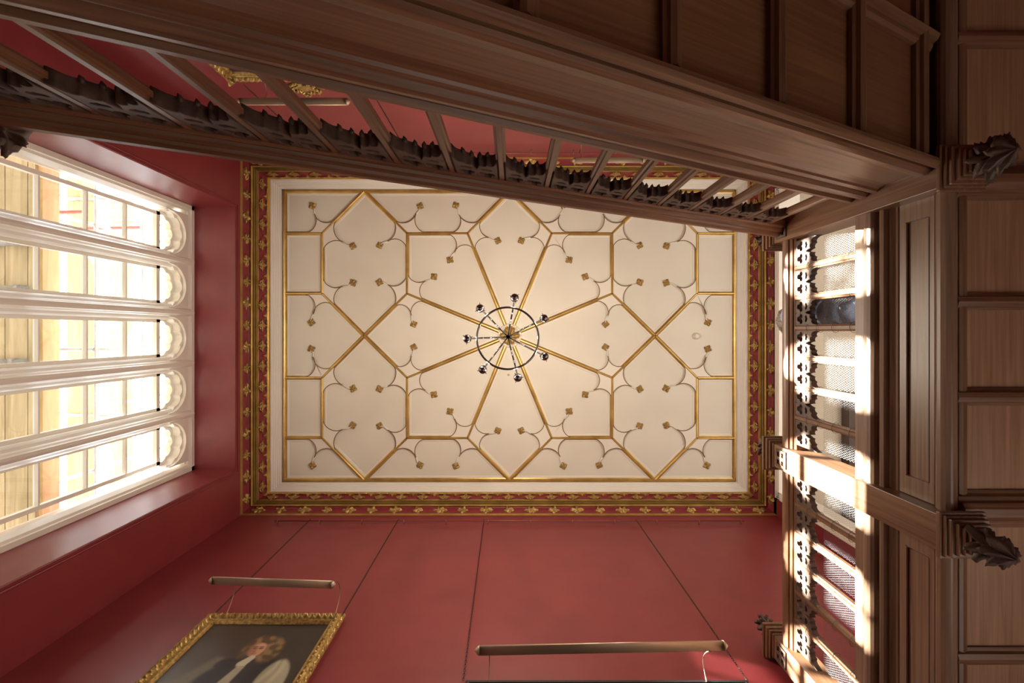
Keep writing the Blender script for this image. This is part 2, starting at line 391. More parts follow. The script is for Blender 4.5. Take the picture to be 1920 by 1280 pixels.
ring(bump(lerp(b4,b5,-.15), b5, 6, .018), 'gilt_inner_roll', M['gold'], corn)
st = []
for i in range(6):
    a_ = lerp(b5, b6, i/6); c_ = lerp(b5, b6, (i+.75)/6)
    st += [a_, [*c_[:4], a_[4]+.003], ]
st += [b6, inset(b6, .0, .01)]
ring(st, 'ivory_stepped_band', M['white'], corn)
def side_pts(ra, rb, t, n_long, n_short, off=0):
    """points and frames round a band, t across it"""
    r = lerp(ra, rb, t); out = []
    x0, x1, y0, y1, z = r
    slope = math.atan2(rb[4]-ra[4], abs(rb[0]-ra[0]))
    for side in range(4):
        n = n_long if side in (0, 2) else n_short
        for i in range(n):
            f = (i+.5+off)/n
            if f > 1: continue
            if side == 0: p, d, inn = (x0+(x1-x0)*f, y0, z), V((1,0,0)), V((0,1,0))
            if side == 1: p, d, inn = (x1, y0+(y1-y0)*f, z), V((0,1,0)), V((-1,0,0))
            if side == 2: p, d, inn = (x0+(x1-x0)*f, y1, z), V((1,0,0)), V((0,-1,0))
            if side == 3: p, d, inn = (x0, y0+(y1-y0)*f, z), V((0,1,0)), V((1,0,0))
            dz = rb[4]-ra[4]; di = abs((rb[0]-ra[0])*inn.x if inn.x else (rb[2]-ra[2]) if inn.y > 0 else (rb[3]-ra[3]))
            v = (inn*di+V((0,0,dz))).normalized(); w = d.cross(v).normalized()
            if w.z < 0: w = -w
            out.append((V(p), d, v, w, i))
    return out
for j, (p, d, v, w, i) in enumerate(side_pts(b1, b2, .5, 23, 16)):
    o = link('gilt_leaf', leafs[(j*3) % 4], corn)
    s = (.088 if i % 2 else .112)
    o.matrix_world = basis(p+w*.02, d*s, v*.080, w*.07)
# four pointed stars and gilt beads of the frieze
def star(mb, p, d, v, w, s, sv, half=False):
    pts = []
    for k in range(16):
        a = 2*math.pi*k/16
        r = (1, .52, .34, .52)[k % 4]
        x, y = r*math.cos(a)*s, r*math.sin(a)*sv
        if half and y < 0: continue
        pts.append((x, y))
    if half: pts.append((-s, 0))
    mb.prism(pts, d, v, p+w*.008, -w*.022)
cnt = 0
for p, d, v, w, i in side_pts(b3, b4, .42, 23, 16):
    m = MB(); star(m, p, d, v, w, .10, .08)
    for s in (-1, 1):
        base = p-v*.045+d*s*.012-w*.006
        m.tube([base, base+d*s*.035+v*.002-w*.01, base+d*s*.052+v*.018-w*.012, base+d*s*.055+v*.042-w*.004], [.008,.010,.008,.003], 6)
    m.build('gilt_star', M['gold_dull'], corn)
for p, d, v, w, i in side_pts(b3, b4, 1.0, 23, 16, .5):
    m = MB(); star(m, p-v*.0, d, -v, w, .075, .07, True)
    for s in (-1, 1):
        q = p+d*s*.10-v*.006
        m.tube([q-d*.036-w*.004, q-d*.03-w*.014, q+d*.03-w*.014, q+d*.036-w*.004], [.005,.012,.012,.005], 8)
    m.build('gilt_bead', M['gold'], corn)

# ------------------------------------------------------------------ window
win = struct(empty('window_1', 'tall ivory mullioned window of five cusped lights', None, (-4.49,.09,OW[2])))
XW = -4.49
y0, y1, z0, z1 = OW
yc = [-1.33+.707*k for k in range(5)]
fr = MB()
FP = [(0,0),(.055,0),(.06,.02),(.085,.03),(.10,.06),(.115,.09),(.115,.2),(0,.2)]   # (inwards from reveal, depth)
def fbar(mb, a, b_, inward, prof=FP):
    mb.prism(prof, inward, (-1,0,0), a, V(b_)-V(a))
fbar(fr, (XW,y0,z0), (XW,y0,z1), (0,1,0)); fbar(fr, (XW,y1,z0), (XW,y1,z1), (0,-1,0))
fbar(fr, (XW,y0,z1), (XW,y1,z1), (0,0,-1)); fbar(fr, (XW,y0,z0), (XW,y1,z0), (0,0,1))
fr.build('window_frame', M['white'], win)
MP = [(-.035,0),(-.028,-.022),(0,-.03),(.028,-.022),(.035,0),(.05,.02),(.058,.05),(.085,.075),(.105,.10),(.105,.25),(-.105,.25),(-.105,.10),(-.085,.075),(-.058,.05),(-.05,.02)]
for k in range(4):
    ym = (yc[k]+yc[k+1])/2
    MB().prism(MP, (0,1,0), (-1,0,0), (XW,ym,z0+.05), (0,0,z1-z0-.09)).build('mullion', M['white'], win)
XG = -4.68
def foil_outline(R, r, n=5, a0=-.12, a1=math.pi+.12, cy_=0.0, step=64):
    pts = []
    cs = [(R*math.cos(a0+(a1-a0)*(i+.5)/n), R*math.sin(a0+(a1-a0)*(i+.5)/n)) for i in range(n)]
    for i in range(step+1):
        a = math.pi*i/step; dx, dy = math.cos(a), math.sin(a); best = 0
        for c in cs:
            bq = dx*c[0]+dy*c[1]; disc = r*r-(c[0]**2+c[1]**2-bq*bq)
            if disc > 0: best = max(best, bq+math.sqrt(disc))
        pts.append((dx*best, dy*best+cy_))
    return pts
HZ = 6.41      # springing of the light heads
def head_plate(hole, thick, top, bot=-.06, hw=.3):
    outer = [(-hw,bot),(hw,bot),(hw,top),(-hw,top)]
    return outer, hole
def ybz(o): return basis(o, (0,1,0), (0,0,1), (1,0,0))
h1 = [(.285*math.cos(math.pi*i/32), .30*math.sin(math.pi*i/32)) for i in range(33)]
h2 = foil_outline(.185, .098)
h3 = foil_outline(.155, .078)
def head_me(h, thick, hw=.3):
    # closed outline: legs, outer, then the foiled soffit (open at the bottom)
    out = [(h[0][0],-.02),(hw,-.02),(hw,.36),(-hw,.36),(-hw,-.02),(h[-1][0],-.02)]+h[::-1]
    return plate('light_head', out, [], thick, M['white'], None)
me1, me2, me3 = head_me(h1,.05,.30), head_me(h2,.10,.30), head_me(h3,.07,.30)
for k in range(5):
    y = yc[k]
    lt = MB()
    hw = .255
    # casement frame and glazing bars
    for (a, b_) in (((y-hw), (y-hw+.045)), ((y+hw-.045), (y+hw))): lt.box(XG-.02, XG+.03, a, b_, z0+.1, HZ-.02)
    lt.box(XG-.02, XG+.03, y-hw, y+hw, HZ-.08, HZ-.02)
    cas = lt.build('casement', M['white'], win)
    zz = 5.84
    while zz > z0+.3:
        MB().prism([(-.023,0),(-.009,.026),(.009,.026),(.023,0),(.023,-.012),(-.023,-.012)], (0,0,1), (1,0,0), (XG,y-hw+.03,zz), (0,2*hw-.06,0)).build('glazing_bar', M['white'], cas)
        zz -= .54
    MB().box(XG-.006, XG-.002, y-hw+.02, y+hw-.02, z0+.1, HZ+.3).build('glass_pane', M['glass'], win)
    for me, x in ((me1,-4.545),(me2,-4.615),(me3,-4.70)):
        link('light_head', place(me, ybz((x, y, HZ))), win)
m = MB().box(-4.76, -4.55, y0, y1, 6.72, z1)
m.build('head_panel', M['white'], win)

# ------------------------------------------------------------------ staircase flight
SL = .522
def fsec(pts, x0, x1): # section in (|Y|, h) swept up the slope
    return MB().prism([(p[0], p[1]) for p in pts], (0,-1,0), (0,0,1), (x0,0,SL*x0), (x1-x0,0,SL*(x1-x0)))
FX0, FX1 = -1.86, 2.12
fl = empty('staircase', 'dark oak stair flight with moulded outer string and panelled underside rising to the gallery', 'staircase', (FX0,-1.6,-.6))
strp = [(.88,1.91),(.80,1.91),(.793,1.90),(.793,1.875),(.812,1.865),(.812,1.835),(.80,1.825),(.788,1.80),(.785,1.775),(.79,1.75),(.803,1.735),(.812,1.73),(.812,1.715),
 (.80,1.71),(.793,1.69),(.797,1.665),(.807,1.655),(.815,1.62),(.818,1.60),(.818,1.425),(.806,1.42),(.798,1.40),(.79,1.375),(.788,1.35),(.793,1.325),(.802,1.31),(.815,1.312),
 (.815,1.295),(.802,1.29),(.797,1.275),(.803,1.258),(.82,1.25),(.838,1.255),(.85,1.275),(.858,1.30),(.875,1.31),(.885,1.33),(.89,1.40)]
fsec(strp, FX0, FX1).build('outer_string', M['wood_s'], fl)
# underside: boards, longitudinal and cross rails, moulded
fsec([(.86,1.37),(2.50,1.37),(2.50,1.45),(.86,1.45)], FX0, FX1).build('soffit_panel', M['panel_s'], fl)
rl = [(1.42,1.38),(1.42,1.345),(1.435,1.33),(1.45,1.325),(1.455,1.30),(1.475,1.285),(1.495,1.30),(1.50,1.325),(1.515,1.33),(1.53,1.345),(1.53,1.38)]
fsec(rl, FX0, FX1).build('soffit_rail', M['wood_s'], fl)
fsec([(a[0]+.98, a[1]) for a in rl], FX0, FX1).build('soffit_rail', M['wood_s'], fl)
k = -4
for xr in [.537+.4955*i for i in range(-5, 4)]:
    if xr < FX0+.05 or xr > 2.05: continue
    pr = [(-.038,.02),(-.038,-.03),(-.026,-.042),(-.02,-.065),(0,-.08),(.02,-.065),(.026,-.042),(.038,-.03),(.038,.02)]
    MB().prism(pr, (1,0,SL), (0,0,1), (xr,-.87,1.37+SL*xr), (0,-1.6,0)).build('soffit_muntin', M['wood_y'], fl)
# steps
n = 14; going = (FX1-FX0)/n
for i in range(n):
    x = FX0+going*i; z = 1.80+SL*(x+going)
    MB().box(x-.02, x+going, -2.50, -.86, z-.035, z).box(x, x+.02, -2.50, -.86, z-going*SL, z-.03).build('step', M['wood_y'], fl)
fsec([(2.45,1.3),(2.51,1.3),(2.51,1.95),(2.45,1.95)], FX0, FX1).build('wall_string', M['wood_s'], fl)

# lower landing off to the side of the frame
m = MB().box(XL, FX0, YB, -.80, .55, .72); struct(m.build('floor_half_landing', M['wood_y']), 'oak half landing below the window')

# balustrade of the flight
BY = .83
OCT = [(-.011,-.027),(.011,-.027),(.014,-.017),(.024,-.012),(.024,.012),(.014,.017),(.011,.027),(-.011,.027),(-.014,.017),(-.024,.012),(-.024,-.012),(-.014,-.017)]
bal = empty('stair_balustrade', 'carved oak balustrade sloping up the stair flight', 'balustrade', (FX0,-BY,1.0))
hr = [(.875,2.585),(.80,2.585),(.79,2.60),(.79,2.615),(.775,2.62),(.765,2.635),(.766,2.65),(.752,2.655),(.74,2.675),(.737,2.70),(.745,2.725),(.76,2.735),(.77,2.77),(.80,2.79),(.86,2.79),(.90,2.76),(.915,2.70),(.90,2.65),(.89,2.62)]
fsec(hr, FX0, FX1).build('handrail', M['wood_s'], bal)
xs = [-.053+.2455*k for k in range(-7, 9)]
for x in xs:
    zb = 1.89+SL*x; zt = 2.60+SL*x
    mb = MB(); vv = []; 
    for z_ in (zb, zt): vv += [(x+p[0], -BY+p[1], z_+SL*p[0]) for p in OCT]
    nn = len(OCT); mb.add(vv, [tuple(range(nn))[::-1], tuple(range(nn,2*nn))]+[(i,(i+1)%nn,nn+(i+1)%nn,nn+i) for i in range(nn)])
    mb.build('baluster', M['wood_z'], bal)
def scallop(p, q, sag, n=8):
    p, q = V(p), V(q); d = q-p; nn = V((-d.y, d.x)).normalized()
    return [(p+d*t+nn*sag*math.sin(math.pi*t))[:] for t in [i/n for i in range(n+1)]]
def lobes(c, R_, r_, n_, rot, steps=40, sq=1):
    pts = []
    for k in range(steps):
        a = 2*math.pi*k/steps; best = 0
        for j in range(n_):
            b_ = rot+j*2*math.pi/n_; ccx, ccy = R_*math.cos(b_), R_*math.sin(b_)
            bq = math.cos(a)*ccx+math.sin(a)*ccy; dd = r_*r_-(R_*R_-bq*bq)
            if dd > 0: best = max(best, bq+math.sqrt(dd))
        pts.append((c[0]+best*math.cos(a), c[1]+best*math.sin(a)*sq))
    return pts
def tracery(w, bevel=.004, thick=.04):
    """one bay, u across (-w..w), v down from the rail: two trefoils over a cusped ogee"""
    half = [(w,-.228),(w*.93,-.205),(w*.80,-.190),(w*.66,-.187),(w*.57,-.194),(w*.52,-.178),(w*.38,-.168),(w*.26,-.167),(w*.19,-.172),(w*.15,-.150),(w*.07,-.128),(0,-.105)]
    out = [(-w,0),(w,0)]+half+[(-p[0], p[1]) for p in half[:-1]][::-1]
    holes = []
    for s in (-1, 1):
        holes.append(lobes((s*w*.5,-.058), w*.23, w*.235, 3, math.pi/2))
        holes.append([(s*w*.5+x*w*.33, -.128+y_*.020) for x, y_ in ((-1,.2),(-.5,.7),(0,.4),(.5,.7),(1,.2),(.75,-.6),(.3,-.75),(0,-1.1),(-.3,-.75),(-.75,-.6))])
    holes.append([(0,-.032),(-w*.06,-.058),(0,-.086),(w*.06,-.058)])
    holes.append([(0,-.006),(-w*.10,-.010),(0,-.026),(w*.10,-.010)])
    return plate('tracery_panel', out, holes, thick, M['carved'], None, bevel)
tr_me = tracery(.098, .004, .052)
for a, b_ in zip(xs[:-1], xs[1:]):
    x = (a+b_)/2
    Mx = basis((x,-BY,2.595+SL*x), (1,0,SL), (0,0,1), (0,-1,0))
    t = link('tracery_panel', place(tr_me, Mx), bal)
    # crockets along the back edge of the arch
    for f, vv_ in ((-.57,-.192),(-.19,-.170),(.19,-.170),(.57,-.192)):
        u = f*.098
        p = V((x+u, -BY-.022, 2.595+vv_+SL*(x+u)))
        MB().lathe([(.009,-.012),(.012,.0),(.010,.008),(.004,.016),(.001,.020)], p, 8, (f*.5,-1,-.35)).build('crocket', M['carved'], t)

# ------------------------------------------------------------------ carved foliage and newel posts
def foliage(mb, c, R, H, up=1, seed=0):
    rnd = random.Random(seed); c = V(c); vv = []; nu, nk = 26, 44
    # one lobed, curling mass of leaves: three tiers of flaring tips round a knop
    for i in range(nu+1):
        t = i/nu
        prof = (.55+.75*math.sin(math.pi*min(1,t*1.9))**2*(t < .53)+(.62*math.sin(math.pi*min(1,max(0,(t-.42)/.55)))**2))*(1-.9*max(0,(t-.88)/.12))
        for k in range(nk):
            a = 2*math.pi*k/nk; nl = 3.5
            tier = 0 if t < .48 else 1
            l = abs(math.sin(nl*(a+tier*.3)/1+math.pi/2*tier)); l = l**.8*(1+.35*math.sin(a*1.7+seed)+.25*noise.noise(V((a*1.5,tier*7,seed))))
            r_ = R*prof*(.50+.55*l)*(1+.12*math.sin(a*23+t*31)+.45*noise.noise(V((math.cos(a)*2.2,math.sin(a)*2.2,t*4+seed))))
            curl = -.16*H*l*(prof-.6)
            vv.append(c+V((r_*math.cos(a), r_*math.sin(a), up*(H*t+curl))))
    mb.add(vv, [(i*nk+k, i*nk+(k+1) % nk, (i+1)*nk+(k+1) % nk, (i+1)*nk+k) for i in range(nu) for k in range(nk)]+[tuple(range(nk))[::-1], tuple(nu*nk+k for k in range(nk))], True)
def newel(name, label, cx_, cy_, zb, zt, hw=.09, pend=True, seed=1, fin=True, hy_=None):
    e = empty(name, label, 'newel post', (cx_,cy_,zb), 'newel posts of the stair and gallery')
    hy_ = hy_ or hw
    MB().box(cx_-hw, cx_+hw, cy_-hy_, cy_+hy_, zb, zt).build('shaft', M['wood_z'], e, .004)
    m = MB()
    z = zt
    for (a, h) in ((.006,.02),(.022,.022),(.034,.03),(.046,.018),(.040,.02),(.028,.02),(.012,.025),(-.01,.03),(-.035,.03)):
        m.box(cx_-hw-a, cx_+hw+a, cy_-hy_-a, cy_+hy_+a, z, z+h+.001); z += h
    m.build('cap', M['wood_y'], e, .004)
    if fin:
        m = MB(); foliage(m, (cx_,cy_,z), .062, .15, 1, seed); m.build('finial', M['carved'], e)
    if pend:
        m = MB(); z = zb
        for (a, h) in ((.022,.022),(.010,.018),(.0,.022),(-.014,.022),(-.026,.018),(-.038,.018)):
            m.box(cx_-hw-a, cx_+hw+a, cy_-hy_-a, cy_+hy_+a, z-h-.001, z); z -= h
        m.build('pendant_block', M['wood_y'], e, .004)
        m = MB(); foliage(m, (cx_,cy_,z+.01), .066, .15, -1, seed+3); m.build('pendant_leafwork', M['carved'], e)
    # blind tracery panel near the top of the shaft
    def quat(c, R_, r_):
        pts = []
        for k in range(48):
            a = 2*math.pi*k/48; best = 0
            for j in range(4):
                b_ = j*math.pi/2+math.pi/4; ccx, ccy = R_*math.cos(b_), R_*math.sin(b_)
                bq = math.cos(a)*ccx+math.sin(a)*ccy; dd = r_*r_-(R_*R_-bq*bq)
                if dd > 0: best = max(best, bq+math.sqrt(dd))
            pts.append((c[0]+best*math.cos(a), c[1]+best*math.sin(a)))
        return pts
    a_ = hw*.72
    me = plate('tracery_panel', [(-a_,-a_),(a_,-a_),(a_,a_),(-a_,a_)], [quat((sx*a_*.46, sz*a_*.46), a_*.18, a_*.18) for sx in (-1,1) for sz in (-1,1)], .012, M['carved'], None, .001)
    if hy_ >= .085: link('tracery_panel', place(me, basis((cx_-hw-.004, cy_, zt-.11), (0,1,0), (0,0,1), (-1,0,0))), e)
    return e
NX = 2.17
newel('newel_post', 'newel post at the top of the stair flight where it meets the gallery', NX, -.79, 2.35, 3.84, seed=2)
newel('newel_post', 'sunlit middle newel post of the gallery with leafy pendant', NX, .98, 2.35, 3.84, seed=5)
newel('newel_post', 'half newel post of the gallery fixed to the crimson wall', NX, 2.497, 2.35, 3.84, pend=False, seed=8)
newel('newel_post', 'leafy finial of the lower newel post beside the window', -1.885, -.745, .55, 1.50, seed=11, pend=False)

# ------------------------------------------------------------------ gallery
gal = struct(empty('gallery', 'oak gallery with moulded fascia and panelled underside', None, (2.2,0,2.44)))
fas = [(2.24,3.0),(2.13,3.0),(2.122,2.99),(2.122,2.915),(2.112,2.905),(2.10,2.885),(2.098,2.862),(2.104,2.84),(2.118,2.830),(2.150,2.828),(2.150,2.806),(2.128,2.802),(2.122,2.786),(2.128,2.77),(2.155,2.766),(2.155,2.748),
 (2.142,2.735),(2.15,2.73),(2.158,2.72),(2.162,2.71),(2.17,2.705),(2.175,2.70),(2.175,2.475),(2.166,2.47),(2.152,2.46),(2.143,2.44),(2.143,2.42),(2.152,2.40),(2.168,2.39),(2.18,2.39),(2.19,2.40),(2.21,2.405),(2.23,2.42),(2.245,2.45),(2.26,2.47),(2.30,2.48),(2.30,3.0)]
def ysec(pts, y0_, y1_): return MB().prism(pts, (1,0,0), (0,0,1), (0,y0_,0), (0,y1_-y0_,0))
ysec(fas, YB, YF).build('fascia', M['wood_g'], gal)
# raised stile and rail frames on the fascia
for (a, b_) in ((-.70,.886),(1.07,2.46)):
    m = MB()
    for (ya, yb, za, zb_) in ((a,b_,2.66,2.70),(a,b_,2.478,2.508),(a,a+.10,2.508,2.66),(b_-.10,b_,2.508,2.66)): m.box(2.164, 2.178, ya, yb, za, zb_)
    m.tube([(2.166,a+.105,2.512),(2.166,b_-.105,2.512),(2.166,b_-.105,2.655),(2.166,a+.105,2.655)], .006, 6, True, False)
    m.build('fascia_panel_frame', M['wood_g'], gal)
MB().box(2.30, XR+.3, YB, YF, 2.60, 2.74).build('gallery_deck', M['wood_y'], gal)
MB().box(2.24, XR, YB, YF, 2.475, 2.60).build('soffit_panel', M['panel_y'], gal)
for yb_, big in ((-1.49,0),(-.765,1),(-.153,0),(.33,0),(.90,1),(1.65,0),(2.2,0)):
    if big: pr = [(-.095,.02),(-.095,-.012),(-.08,-.016),(-.07,-.035),(-.05,-.04),(-.045,-.06),(-.02,-.075),(.02,-.075),(.045,-.06),(.05,-.04),(.07,-.035),(.08,-.016),(.095,-.012),(.095,.02)]
    else: pr = [(-.045,.02),(-.045,-.012),(-.03,-.018),(-.024,-.034),(0,-.042),(.024,-.034),(.03,-.018),(.045,-.012),(.045,.02)]
    MB().prism(pr, (0,1,0), (0,0,1), (2.25,yb_,2.475), (XR-2.25,0,0)).build('soffit_beam' if big else 'soffit_rail', M['wood_x'], gal)
ysec([(2.27,2.49),(2.27,2.455),(2.285,2.448),(2.31,2.455),(2.33,2.49)], YB, YF).build('soffit_border', M['wood_y'], gal)

ghr = [(2.23,3.635),(2.14,3.635),(2.132,3.642),(2.132,3.652),(2.12,3.658),(2.113,3.668),(2.114,3.68),(2.102,3.685),(2.094,3.70),(2.090,3.72),(2.094,3.742),(2.105,3.752),(2.112,3.78),(2.14,3.80),(2.20,3.80),(2.24,3.77),(2.25,3.72),(2.24,3.67)]
# chicken wire
def hexwire(w, h, cell=.0155, r=.0006):
    mb = MB(); ex = cell; rows = int(h/(ex*.95))+1; cols = int(w/ex)+1; seen = set()
    hx_, hh = ex/2, ex*.42; seg = ex*.55
    def e(a, b_):
        key = tuple(sorted(((round(a[0],4),round(a[1],4)),(round(b_[0],4),round(b_[1],4)))))
        if key in seen: return
        seen.add(key)
        if max(a[0],b_[0]) > w/2 or min(a[0],b_[0]) < -w/2 or max(a[1],b_[1]) > h or min(a[1],b_[1]) < 0: return
        A, B = V((0,a[0],a[1])), V((0,b_[0],b_[1])); d = (B-A).normalized(); s = V((1,0,0)).cross(d)
        pts = []
        for P_ in (A, B):
            for k in range(3):
                an = 2*math.pi*k/3; pts.append(P_+(V((1,0,0))*math.cos(an)+s*math.sin(an))*r)
        mb.add(pts, [(0,1,4,3),(1,2,5,4),(2,0,3,5)])
    pitch = seg+hh
    for j in range(int(h/pitch)+2):
        z = j*pitch; off = (j % 2)*hx_
        for i in range(-cols//2-1, cols//2+2):
            x = i*ex+off
            e((x,z),(x,z+seg)); e((x,z+seg),(x-hx_,z+pitch)); e((x,z+seg),(x+hx_,z+pitch))
    me = bpy.data.meshes.new('wire_netting'); me.from_pydata(mb.v, [], mb.f); me.materials.append(M['wire']); return me
wire_me = hexwire(.185, .42)
trg_me = tracery(.0905, .004, .035)
def tie(mb, y, z):
    pts = []
    for k in range(12):
        a = 2*math.pi*k/12; pts.append((2.157+.036*math.cos(a), y+.034*math.sin(a), z+.012*math.cos(a)))
    mb.tube(pts, .0016, 5, True)
def gbal(label, yl, yr, ys):
    e = empty('gallery_balustrade', label, 'balustrade', (2.16,(yl+yr)/2,3.0))
    ysec(ghr, yl, yr).build('handrail', M['wood_y'], e)
    for y in ys:
        b_ = MB().prism(OCT, (0,1,0), (1,0,0), (2.157,y,2.99), (0,0,.66)).build('baluster', M['wood_z'], e)
        for z in (3.06,3.22,3.38,3.5):
            mt = MB(); tie(mt, y, z+random.uniform(-.01,.01)); mt.build('wire_tie', M['wire'], b_)
    edges = [ys[0]-.223]+ys+[ys[-1]+.223]
    for a, b_ in zip(edges[:-1], edges[1:]):
        y = (a+b_)/2
        sl = 1.0
        lo, hi = max(a+.018, yl), min(b_-.018, yr)
        sc_ = (hi-lo)/.187; yy = (lo+hi)/2
        if sc_ < .4: continue
        link('tracery_panel', place(trg_me, basis((2.157,yy,3.645), (0,sc_,0), (0,0,1), (1,0,0))), e)
        o = link('wire_netting', wire_me, e); o.location = V((2.192, yy, 2.995)); o.scale = (1, sc_, 1)
        o.matrix_parent_inverse = Matrix.Translation(-e.location)
    return e
gbal('balustrade section between the stair newel and the middle newel post', -.70, .886, [-.475+.223*k for k in range(6)])
gbal('balustrade section between the middle newel post and the portrait wall', 1.07, 2.46, [1.295+.2185*k for k in range(5)])

# ------------------------------------------------------------------ dark beam with gilded rosettes on the landing
bm_ = empty('ceiling_beam', 'dark oak beam with gilded rosettes seen through the gallery netting', 'beam', (5.2,1.7,6.9))
MB().box(4.78, 5.6, .86, YF+.1, 6.86, 7.03).build('beam', M['dark_oak'], bm_)
for y in (1.25,1.62,1.98,2.35):
    o = link('gilded_rosette', leafs[2], bm_); o.location = (4.96,y,6.86); o.scale = (.085,.085,.05); o.matrix_parent_inverse = Matrix.Translation(-bm_.location)

# ------------------------------------------------------------------ chandelier
CX, CYc = -.045, .057
ch = empty('chandelier', 'seven armed steel chandelier with ring and bowls hanging from the gilded boss', 'chandelier', (CX,CYc,7.4))
ZR = 4.85; 
k_ = ZR/F
MB().tube([(cx,cy,7.42),(CX,CYc,5.6)], .009, 8).lathe([(.0,0),(.03,-.01),(.035,-.03),(.02,-.06),(.008,-.08)], (cx,cy,7.38), 16).build('stem', M['chrome'], ch)
ring_c = V(((952-PX)*k_, (634-PY)*k_, ZR))
MB().tube([ring_c+V((58*k_*math.cos(a), 58*k_*math.sin(a), 0)) for a in [2*math.pi*i/64 for i in range(64)]], .0105, 8, True).build('ring', M['chrome'], ch)
MB().lathe([(.0,-.03),(.012,-.025),(.016,0),(.012,.03),(.006,.05)], (CX,CYc,5.58), 12).build('hub', M['chrome'], ch)
zb_ = 4.78; kb = zb_/F
for px, py in ((965,558),(1020,597),(1021,668),(971,708),(905,693),(876,635),(900,578)):
    c = V(((px-PX)*kb, (py-PY)*kb, zb_)); h = V((CX, CYc, 5.58)); d = V((c.x-h.x, c.y-h.y, 0)); L_ = d.length; d.normalize()
    path = []
    for i in range(17):
        t = i/16; r_ = L_*(t**.9); z_ = 5.58+(zb_-.03-5.58)*(t+.22*math.sin(2*math.pi*t)*1.0)
        path.append((h.x+d.x*r_, h.y+d.y*r_, z_))
    MB().tube(path, .009, 8).build('arm', M['chrome'], ch)
    bw = MB().lathe([(.004,-.045),(.020,-.040),(.034,-.026),(.041,-.006),(.043,.014),(.039,.012),(.03,-.012),(.004,-.025)], c, 24)
    for q in range(3):
        a = math.atan2(d.y, d.x)+.7+q*2*math.pi/3; bw.lathe([(.003,0),(.0045,.008),(.001,.016)], c+V((math.cos(a)*.042, math.sin(a)*.042, .008)), 8, (math.cos(a), math.sin(a), .1))
    bw = bw.build('bowl', M['chrome'], ch)
    MB().lathe([(.004,0),(.013,.01),(.016,.025),(.010,.04),(.002,.05)], c+V((0,0,-.005)), 12).build('bulb', M['bulb'], bw)
    ld = bpy.data.lights.new('bulb_light', 'POINT'); ld.energy = CHAND_W; ld.color = (1,.86,.68); ld.shadow_soft_size = .02
    lo = bpy.data.objects.new('bulb_light', ld); C.objects.link(lo); lo.location = c+V((0,0,.065))

p = at(1305, 630, ZF); o = MB().lathe([(.052,0),(.052,-.018),(.04,-.03),(.036,-.05),(.02,-.058),(.002,-.058)], p, 24).build('smoke_detector', M['plastic']); tag(o, 'round white smoke detector on the ceiling near the gallery side', 'smoke detector')
p = at(953.5, 702.5, ZF); o = MB().lathe([(.017,0),(.017,-.006),(.008,-.01),(.002,-.006)], p, 16).build('ceiling_eyelet', M['brass']); tag(o, 'tiny round brass eyelet in the ceiling just below the chandelier', 'ceiling eyelet')

# ------------------------------------------------------------------ picture rails, chains
def rail(label, x0, x1, y, z, n, wy):
    e = empty('picture_rail', label, 'picture rail', ((x0+x1)/2, y, z), 'picture rails below the cornice')
    MB().tube([(x0,y,z),(x1,y,z)], .0095, 8).build('rod', M['red_rail'], e)
    for i in range(n):
        x = x0+.04+(x1-x0-.08)*i/(n-1)
        MB().tube([(x,wy,z+.01),(x,y,z+.014),(x,y-(wy-y)*.35,z+.0),(x,y,z-.014),(x,wy,z-.02)], .0035, 6).build('bracket', M['brass'], e)
M['red_rail'] = mat('crimson_painted_rod', (.22,.03,.035), .35)
zr = F*2.60/(976-PY)
rail('slim painted hanging rod below the cornice on the portrait wall', (515-PX)/F*zr, (1395-PX)/F*zr, 2.60, zr, 12, YF)
rail('slim painted hanging rod below the cornice behind the stair balusters', (512-PX)/F*zr, (1400-PX)/F*zr, -2.47, 907*2.47/(622-287), 12, YB)
def chain(label, x, y, z_top, z_bot, x2=None):
    mb = MB(); L_ = .03; x2 = x if x2 is None else x2; n = int((z_top-z_bot)/(L_*.8))
    for i in range(n):
        t = i/n; z = z_top-(z_top-z_bot)*t; xx = x+(x2-x)*t
        pts = []
        for k in range(8):
            a = 2*math.pi*k/8; u = .0075*math.cos(a); w = L_/2*math.sin(a)
            pts.append((xx+u, y, z-L_/2+w) if i % 2 else (xx, y+u, z-L_/2+w))
        mb.tube(pts, .0022, 4, True)
    tag(mb.build('picture_chain', M['iron']), label, 'picture chain', 'picture chains')
chain('left chain holding the portrait of the robed sitter', -2.77, 2.575, zr, 4.44, -2.72)
chain('right chain holding the portrait of the robed sitter', -1.56, 2.575, zr, 4.42, -1.545)
chain('left chain holding the black framed picture', -.385, 2.575, zr, 3.58, -.36)
chain('right chain holding the black framed picture', 1.70, 2.575, zr, 3.58, 1.74)
chain('left chain of the gilt crested picture behind the balusters', -2.66, -2.45, 6.65, 4.80)
chain('right chain of the gilt crested picture behind the balusters', -1.43, -2.45, 6.65, 4.80)
chain('chain of the high gilt picture behind the balusters', .92, -2.45, 6.65, 6.22)

